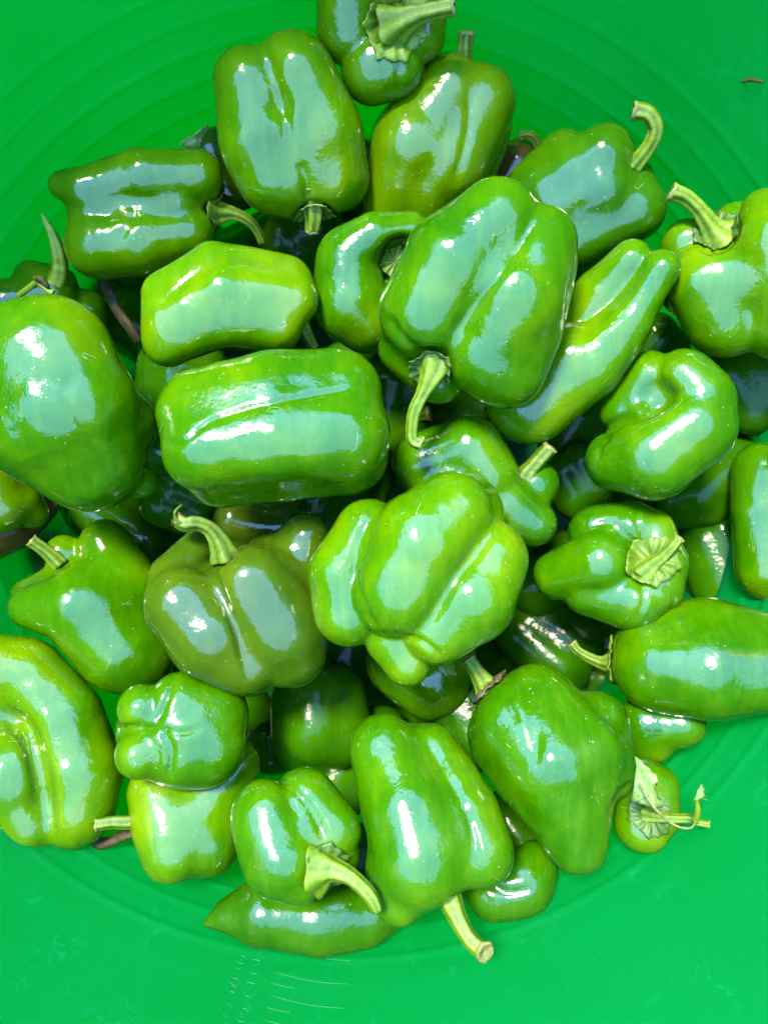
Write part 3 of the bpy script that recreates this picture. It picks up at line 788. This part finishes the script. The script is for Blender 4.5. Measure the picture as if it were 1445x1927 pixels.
pepper('m11', .215, [[(1325, 530, 25, 68), (1365, 600, 10, 72)], [(1455, 455, 35, 72), (1480, 590, 10, 84)], [(1295, 462, -25, 50), (1305, 540, -25, 60)], [(1385, 425, -45, 46)], [(1400, 520, 0, 90)], [(1440, 400, 20, 40), (1500, 400, 0, 50)]],
       'large bright pepper at upper right edge with thick stem leaning to upper left', 'lime', 14, dents=[(1350, 438, 55, 38, 16)],
       stem=S(pts=[(1352, 446, 0, 30), (1338, 428, 12, 19), (1318, 398, 26, 14), (1292, 372, 36, 13), (1266, 361, 42, 15)]),
       calyx=S(c=(1352, 440, 38), dir=(-.1, .3, 1)))
pepper('m17', .205, [gen([(1245, 1243, 0, 116), (1330, 1245, 0, 124), (1460, 1252, -5, 92), (1540, 1258, -5, 45)], 3, 20, .22, 47)],
       'long bright pepper running off the right edge with curled stem at its left end', 'mid', 14,
       stem=S(pts=[(1178, 1243, 0, 34), (1158, 1246, 0, 24), (1132, 1247, 4, 13), (1105, 1236, 8, 10), (1086, 1224, 10, 9), (1077, 1212, 12, 10)], z=-8, mat=STEM_DULL),
       calyx=S(c=(1172, 1243, 44), z=0, dir=(-1, 0, .25), mat=STEM_DULL))
pepper('m05', .190, [[(370, 332, 12, 50), (270, 335, 20, 50), (160, 358, 6, 40), (118, 350, -5, 26)], [(345, 440, 8, 60), (260, 448, 16, 70), (190, 460, -2, 66)], [(320, 392, 0, 60), (190, 405, -14, 62)], [(300, 400, -40, 90)]],
       'squarish pepper lying sideways at upper left with stem curving down right', 'lime', 14,
       creases=[([(130, 392), (200, 402), (300, 404), (400, 398)], 12, 4), ([(235, 355), (250, 400), (215, 460)], 14, 4)],
       stem=S(pts=[(398, 398, 0, 30), (414, 400, 4, 20), (440, 402, 10, 12), (466, 414, 14, 10), (484, 434, 12, 9), (494, 456, 6, 9)], z=0, cut=False),
       calyx=S(c=(404, 396, 32), z=0, dir=(1, 0, .2), mat=STEM_DULL))
# ---- top layer
pepper('t01', .222, [[(655, -15, 8, 58), (654, 58, 0, 58)], [(702, 132, 12, 62), (738, 126, 12, 60)], [(795, 20, 0, 50), (790, 62, 0, 50)], [(715, -60, 0, 70)], [(720, 50, -50, 75)]],
       'three lobed pepper at top edge seen from its wide star shaped cap', 'lime', 9,
       creases=[([(742, 90), (748, 130), (745, 185)], 7, 4)],
       stem=S(pts=[(742, 48, 0, 30), (760, 38, 18, 22), (790, 26, 28, 16), (822, 18, 34, 14), (852, 12, 38, 14)], z=48),
       calyx=S(c=(745, 38, 56), z=48, dir=(.1, -.15, 1), n=7, mat=STEM))
pepper('t02', .210, [[(468, 160, 0, 63), (488, 270, 8, 74), (515, 330, 8, 72)], [(556, 138, 0, 72), (598, 250, 5, 84), (626, 328, 0, 74)], [(530, 240, -30, 112)], [(560, 310, -20, 100)]],
       'upright two lobed pepper at upper left with stem pointing down', 'lime', 20,
       creases=[([(497, 85), (515, 150), (530, 200), (550, 290)], 13, 8), ([(560, 300), (578, 345), (580, 385)], 9, 6)], dents=[(520, 190, 92, 26, 20), (592, 425, 42, 44, 14)],
       stem=S(pts=[(590, 356, 0, 25), (589, 380, 2, 18), (590, 408, 2, 16), (587, 434, -2, 13)], z=28, flute=.14),
       calyx=S(c=(588, 366, 36), z=14, dir=(.1, -1, .3), mat=STEM_DULL))
pepper('t07', .215, [[(312, 555, -8, 46), (400, 500, -8, 46), (540, 528, -18, 46)], [(315, 600, 16, 46), (420, 550, 26, 54), (548, 562, 16, 48)], [(440, 600, 22, 54), (512, 612, 18, 54)], [(318, 640, 6, 48), (380, 610, 16, 54)]],
       'lumpy pepper with ridged back and arched underside, left of centre', 'lime', 22,
       creases=[([(300, 575), (360, 520), (440, 488), (530, 505)], 8, 4)],
       stem=S(pts=[(562, 598, 0, 18), (572, 618, -4, 14), (580, 634, -8, 12), (588, 650, -14, 10)], z=-14, mat=STEM_DULL))
pepper('t10', .205, [[(1243, 507, 18, 36), (1185, 600, 18, 46), (1105, 690, 10, 64), (1000, 765, 0, 76)], [(1185, 490, -5, 38), (1128, 556, -22, 50), (1085, 620, -30, 56)], [(1070, 690, -8, 86), (985, 762, -8, 78)]],
       'long bent pepper with a deep valley, leaning from upper right under the central one', 'lime', 10,
       creases=[([(1215, 490), (1165, 560), (1105, 625)], 10, 6)])
pepper('t12', .205, [[(1158, 865, 15, 58), (1230, 858, 30, 80), (1305, 805, 20, 76)], [(1318, 750, 12, 62), (1285, 708, 12, 52)], [(1225, 712, -10, 52), (1185, 775, -20, 58)], [(1250, 800, -20, 90)]],
       'curled snail like pepper with a folded hollow at right', 'mid', 11, dents=[(1232, 745, 62, 32, 18)],
       creases=[([(1105, 850), (1160, 795), (1225, 778), (1280, 730)], 10, 8), ([(1128, 870), (1130, 840), (1150, 815)], 6, 5)])
pepper('t27', .190, [[(-50, 1250, 0, 62), (50, 1268, 10, 66), (120, 1350, 20, 72), (150, 1450, 20, 78), (140, 1520, 10, 72)], [(-20, 1420, 10, 45), (20, 1490, 15, 50), (52, 1555, 5, 50)], [(30, 1450, -28, 104)], [(0, 1340, -45, 80)], [(85, 1530, -16, 66)]],
       'big bright pepper at lower left edge folded round a curved groove', 'lime', 16,
       creases=[([(-10, 1335), (45, 1370), (70, 1440), (85, 1520), (98, 1600)], 17, 16)])
t29 = pepper('t29', .200, [[(342, 1135, 15, 68), (395, 1195, 12, 80), (465, 1245, 0, 66)], [(478, 1100, 25, 78), (530, 1180, 12, 88), (545, 1225, 0, 70)], [(572, 1015, -8, 52), (575, 1110, -15, 55)], [(325, 1085, -30, 46), (375, 1030, -50, 36)], [(440, 1150, -30, 100)], [(520, 1080, -20, 80)]],
       'brownish green heart shaped pepper with dark curved stem, left of the big lobed one', 'moss', 13,
       dents=[(415, 1035, 45, 34, 16)], creases=[([(400, 1070), (420, 1130), (445, 1190), (470, 1290)], 9, 8), ([(510, 1010), (555, 1045), (590, 1080)], 8, 5)],
       stem=S(pts=[(425, 1052, 0, 28), (414, 1022, 10, 19), (396, 996, 18, 14), (370, 984, 24, 13), (348, 986, 24, 13), (334, 978, 22, 13)], z=15, mat=STEM_DULL, cutmat=STEM_DRY))
pepper('t33', .220, [gen([(85, 680, 0, 132), (112, 770, 4, 150), (175, 862, 0, 104)], 3, 80, .18, 63, .03), [(262, 905, -14, 34)], [(225, 800, -5, 70)]],
       'egg shaped glossy pepper cut by left edge', 'mid', 16, creases=[([(110, 740), (150, 790), (190, 840)], 7, 4), ([(60, 700), (110, 730), (150, 700)], 22, 3), ([(20, 800), (60, 860)], 25, 3)])
pepper('t32', .225, [gen([(398, 828, 0, 130), (520, 806, 6, 140), (640, 800, 0, 140)], 4, 17, .40, 65, .03)],
       'long blocky pepper lying level left of centre with a groove along its top', 'mid', 28,
       creases=[([(345, 835), (400, 790), (500, 760), (600, 742), (655, 732)], 5, 4), ([(308, 828), (325, 836), (350, 830)], 8, 4)])
pepper('t25', .205, [[(264, 1332, 22, 46), (300, 1350, 0, 55)], [(338, 1325, 22, 60), (390, 1345, 0, 74)], [(265, 1418, 22, 46), (310, 1410, 0, 55)], [(340, 1425, 24, 52), (385, 1405, 0, 76)], [(350, 1375, -25, 110)], [(300, 1375, -20, 80)]],
       'small knobbly pepper showing its pinched blossom end at lower left', 'mid', 9,
       creases=[([(330, 1270), (312, 1320), (292, 1365)], 6, 8), ([(218, 1375), (260, 1372), (300, 1372)], 7, 8), ([(300, 1375), (322, 1410), (315, 1470)], 7, 9), ([(300, 1372), (340, 1380), (380, 1370)], 6, 6)])
pepper('t23', .238, [[(498, 1535, 12, 64), (528, 1615, 15, 72)], [(575, 1505, 0, 60), (622, 1565, 0, 58)], [(560, 1640, 0, 58)], [(625, 1610, -25, 55)], [(560, 1570, -30, 95)]],
       'small pepper with long pale stem sweeping right above bottom wall', 'mid', 8,
       dents=[(622, 1640, 70, 30, 12)], creases=[([(512, 1455), (555, 1490), (590, 1530), (615, 1590)], 7, 8)],
       stem=S(pts=[(598, 1634, 0, 34), (625, 1636, 14, 20), (655, 1648, 22, 15), (682, 1670, 24, 13), (700, 1692, 22, 12), (711, 1716, 18, 9)], cut=False),
       calyx=S(c=(606, 1636, 44), dir=(.6, -.3, 1)))
pepper('t21', .228, [[(722, 1412, 0, 68), (765, 1520, 10, 84), (790, 1610, 10, 92)], [(742, 1640, 0, 56), (750, 1688, -5, 48)], [(815, 1415, -22, 54), (872, 1530, -5, 68), (900, 1600, 0, 66)], [(770, 1430, -30, 68), (820, 1580, -20, 100)]],
       'bell shaped pepper at bottom with thick stem hanging down to a pale cut end', 'mid', 16,
       creases=[([(790, 1370), (840, 1460), (885, 1550), (900, 1650)], 8, 5)],
       stem=S(pts=[(832, 1655, 0, 34), (845, 1690, 4, 22), (862, 1730, 8, 16), (882, 1766, 12, 14), (903, 1786, 14, 15), (911, 1792, 20, 17)], z=-12, cutr=1.0))
pepper('t20', .215, [gen([(988, 1362, 0, 122), (1048, 1430, 10, 128), (1092, 1598, 0, 50)], 4, 15, .30, 71, .04), [(1122, 1362, -10, 64), (1148, 1455, -10, 50)]],
       'broad pepper tapering to a point at lower right with stem at its upper left shoulder', 'mid', 18,
       creases=[([(950, 1300), (960, 1330), (975, 1360)], 6, 5), ([(868, 1350), (875, 1385), (885, 1420)], 5, 4), ([(985, 1275), (1000, 1330), (1010, 1400), (1005, 1460)], 14, 4), ([(1080, 1450), (1100, 1520), (1095, 1600)], 16, -4), ([(1200, 1470), (1165, 1500), (1150, 1550)], 9, 7)],
       stem=S(pts=[(936, 1322, 0, 34), (918, 1295, 6, 23), (900, 1268, 8, 16), (884, 1244, 10, 14)], z=34),
       calyx=S(c=(930, 1316, 44), z=30, dir=(-.7, .8, .55), mat=DARKPIT))
pepper('t30', .225, [[(850, 962, 30, 78), (790, 1020, 40, 92), (750, 1110, 30, 88)], [(695, 1010, 0, 70), (645, 1080, 0, 64), (655, 1155, -5, 64)], [(925, 1050, 10, 70), (885, 1125, 20, 84), (825, 1180, 12, 70)], [(735, 1200, -15, 50), (765, 1242, -15, 45)], [(790, 1080, -30, 130)], [(870, 965, -10, 80)]],
       'biggest four lobed pepper at the middle of the heap with knobbed blossom end', 'lime', 10,
       creases=[([(735, 930), (690, 985), (665, 1060), (690, 1150), (715, 1190)], 7, 5), ([(938, 985), (900, 1040), (850, 1100), (800, 1185)], 9, 6), ([(715, 1190), (790, 1205), (840, 1245)], 6, 7)])
pepper('t09', .235, [[(935, 415, 5, 76), (850, 500, 20, 92), (802, 590, 15, 92)], [(1020, 455, 0, 66), (968, 560, 22, 94), (915, 662, 10, 84)], [(1025, 500, -20, 58), (985, 610, -12, 72), (945, 690, -8, 82)], [(765, 655, -25, 58), (825, 712, -40, 54)], [(930, 520, -40, 120), (865, 610, -50, 110)]],
       'largest glossy pepper above centre with hooked pale stem at its lower left end', 'mid', 22,
       creases=[([(1018, 385), (965, 480), (890, 580), (845, 645)], 10, 6), ([(720, 590), (760, 640), (800, 670)], 10, 6)],
       dents=[(812, 690, 72, 34, 16)],
       stem=S(pts=[(816, 688, 0, 30), (812, 708, 14, 21), (796, 740, 22, 13), (780, 775, 24, 12), (775, 808, 22, 11), (778, 828, 20, 12), (792, 834, 20, 13)]),
       calyx=S(c=(816, 686, 40), dir=(-.35, -.55, .8)))
# ------------------------------------------------------------------ leaves, twigs and scraps
def wp(x, y, z):
    """point on the line of sight through a pixel at height z"""
    d = CAMZ - z
    return np.array([(x-PX0)/FPX*d, -(y-PY0)/FPX*d, z])

def leaf(pts, mat, parent=None, name='leaf', sub=6, crumple=0.0015, seed=2):
    """thin blade with thickness from an outline of (x, y, z) pixel/height points, centre raised and crumpled"""
    rs = np.random.RandomState(seed)
    P = [wp(*q) for q in pts]; n = len(P)
    L = []
    for i in range(n):
        a, b_ = P[i], P[(i+1) % n]
        for t in np.arange(sub)/sub: L.append(a + (b_-a)*t + rs.uniform(-1, 1, 3)*0.0004)
    L = np.array(L); c = L.mean(0); m = len(L); rings = 5
    V = []
    for k in range(rings):
        f = 1 - k/rings
        V.append(c + (L-c)*f + np.array([0, 0, 1])*(0.0015*(1-f*f) + crumple*np.sin(np.arange(m)*0.7+k)*f)[..., None])
    V.append(c[None] + [[0, 0, 0.0015]]); V = np.concatenate(V)
    nv = len(V); V = np.concatenate([V, V - [0, 0, 0.0006]]); F = []
    for k in range(rings-1):
        for j in range(m):
            a, b_ = k*m+j, k*m+(j+1) % m
            F += [(a, b_, b_+m, a+m), (nv+a+m, nv+b_+m, nv+b_, nv+a)]
    for j in range(m):
        a, b_ = (rings-1)*m+j, (rings-1)*m+(j+1) % m
        F += [(a, b_, nv-1), (nv+b_, nv+a, 2*nv-1), ((j+1) % m, j, nv+j, nv+(j+1) % m)]
    return mesh_obj(name, V, F, mat, parent)

def tag(o, label, cat, group=None):
    o['label'] = label; o['category'] = cat
    if group: o['group'] = group
    return o

tag(leaf([(336, 274, .20), (362, 252, .205), (392, 236, .205), (384, 256, .20), (374, 282, .195)], LEAF), 'pale green leaf tip poking out above the sideways pepper at upper left', 'leaf')
tag(leaf([(1196, 1425, .243), (1222, 1446, .247), (1236, 1462, .248), (1232, 1488, .249), (1248, 1515, .248), (1240, 1526, .247), (1214, 1514, .247), (1188, 1512, .243)], LEAF, sub=5, seed=5),
    'thin grey green leaf scrap lying over the small pepper at the lower right wall', 'leaf')
def twig(name, pts, mat, label=None, cat=None, parent=None, cut=True, seg=9):
    o, c, t, up, r = tube(name, [(*wp(x, y, z), r_) for x, y, z, r_ in pts], mat, parent, seg=seg, flute=.12, rs=np.random.RandomState(len(pts)*7))
    if label: tag(o, label, cat)
    return o
twig('tendril', [(1203, 1474, .252, .0006), (1222, 1508, .256, .0007), (1248, 1538, .258, .0007), (1275, 1556, .258, .0006), (1298, 1559, .256, .0005), (1308, 1550, .254, .0004)], CUT, 'thin white curved tendril crossing the frayed stem at lower right', 'tendril')
tw = twig('stem_fork', [(1308, 1546, .250, .0018), (1313, 1524, .254, .0014), (1311, 1506, .256, .0010), (1314, 1500, .257, .0008)], STEM, None, None, m19)
leaf([(1304, 1508, .257), (1312, 1488, .259), (1319, 1476, .260), (1324, 1484, .259), (1326, 1496, .258), (1331, 1508, .256), (1318, 1506, .257)], LEAF, m19, 'leaf_scrap', 4, .0008, 7)
twig('vine_stem', [(188, 520, .165, .0028), (206, 552, .168, .0030), (222, 585, .168, .0028), (246, 618, .165, .0030), (262, 640, .160, .0028)], STEM_DRY, 'dull brown vine piece slanting into the shade below the sideways pepper', 'vine')
d = twig('dried_flower_stalk', [(36, 556, .222, .0016), (50, 545, .224, .0016), (66, 533, .226, .0018), (74, 526, .227, .0022)], STEM, 'small forked dried flower stalk above the egg shaped pepper', 'twig')
twig('side_shoot', [(70, 530, .226, .0018), (84, 541, .226, .0016), (100, 552, .225, .0020)], STEM, parent=d)
twig('withered_tip', [(66, 524, .228, .0012), (76, 524, .230, .0016), (86, 534, .229, .0012), (92, 542, .227, .0008)], STEM_DRY, parent=d)
twig('dried_twig', [(256, 1566, .186, .0030), (235, 1572, .187, .0030), (210, 1584, .188, .0028), (186, 1588, .188, .0034), (180, 1578, .188, .0030)], STEM_DRY, 'dark dried stem lying beside the green stub left of the olive pepper', 'stem')
q0 = wallpt(1397, 153, .001); q1 = wallpt(1412, 149, .0016); q2 = wallpt(1436, 153, .0012)
o, *_ = tube('plant_scrap', [(*q0, .0008), (*q1, .0011), (*((q1+q2)/2), .0010), (*q2, .0007)], STEM_DRY, None, seg=7)
tag(o, 'tiny dry brown plant scrap stuck on the wall at upper right', 'scrap')
def tend(par, pts, name='tendril'):
    return tube(name, [(*wp(x, y, z), r_) for x, y, z, r_ in pts], STEM_DULL, par, seg=7, flute=.05)[0]
tend(t29, [(338, 986, .228, .0012), (330, 974, .230, .0008), (330, 962, .231, .0007), (342, 950, .228, .0006)])
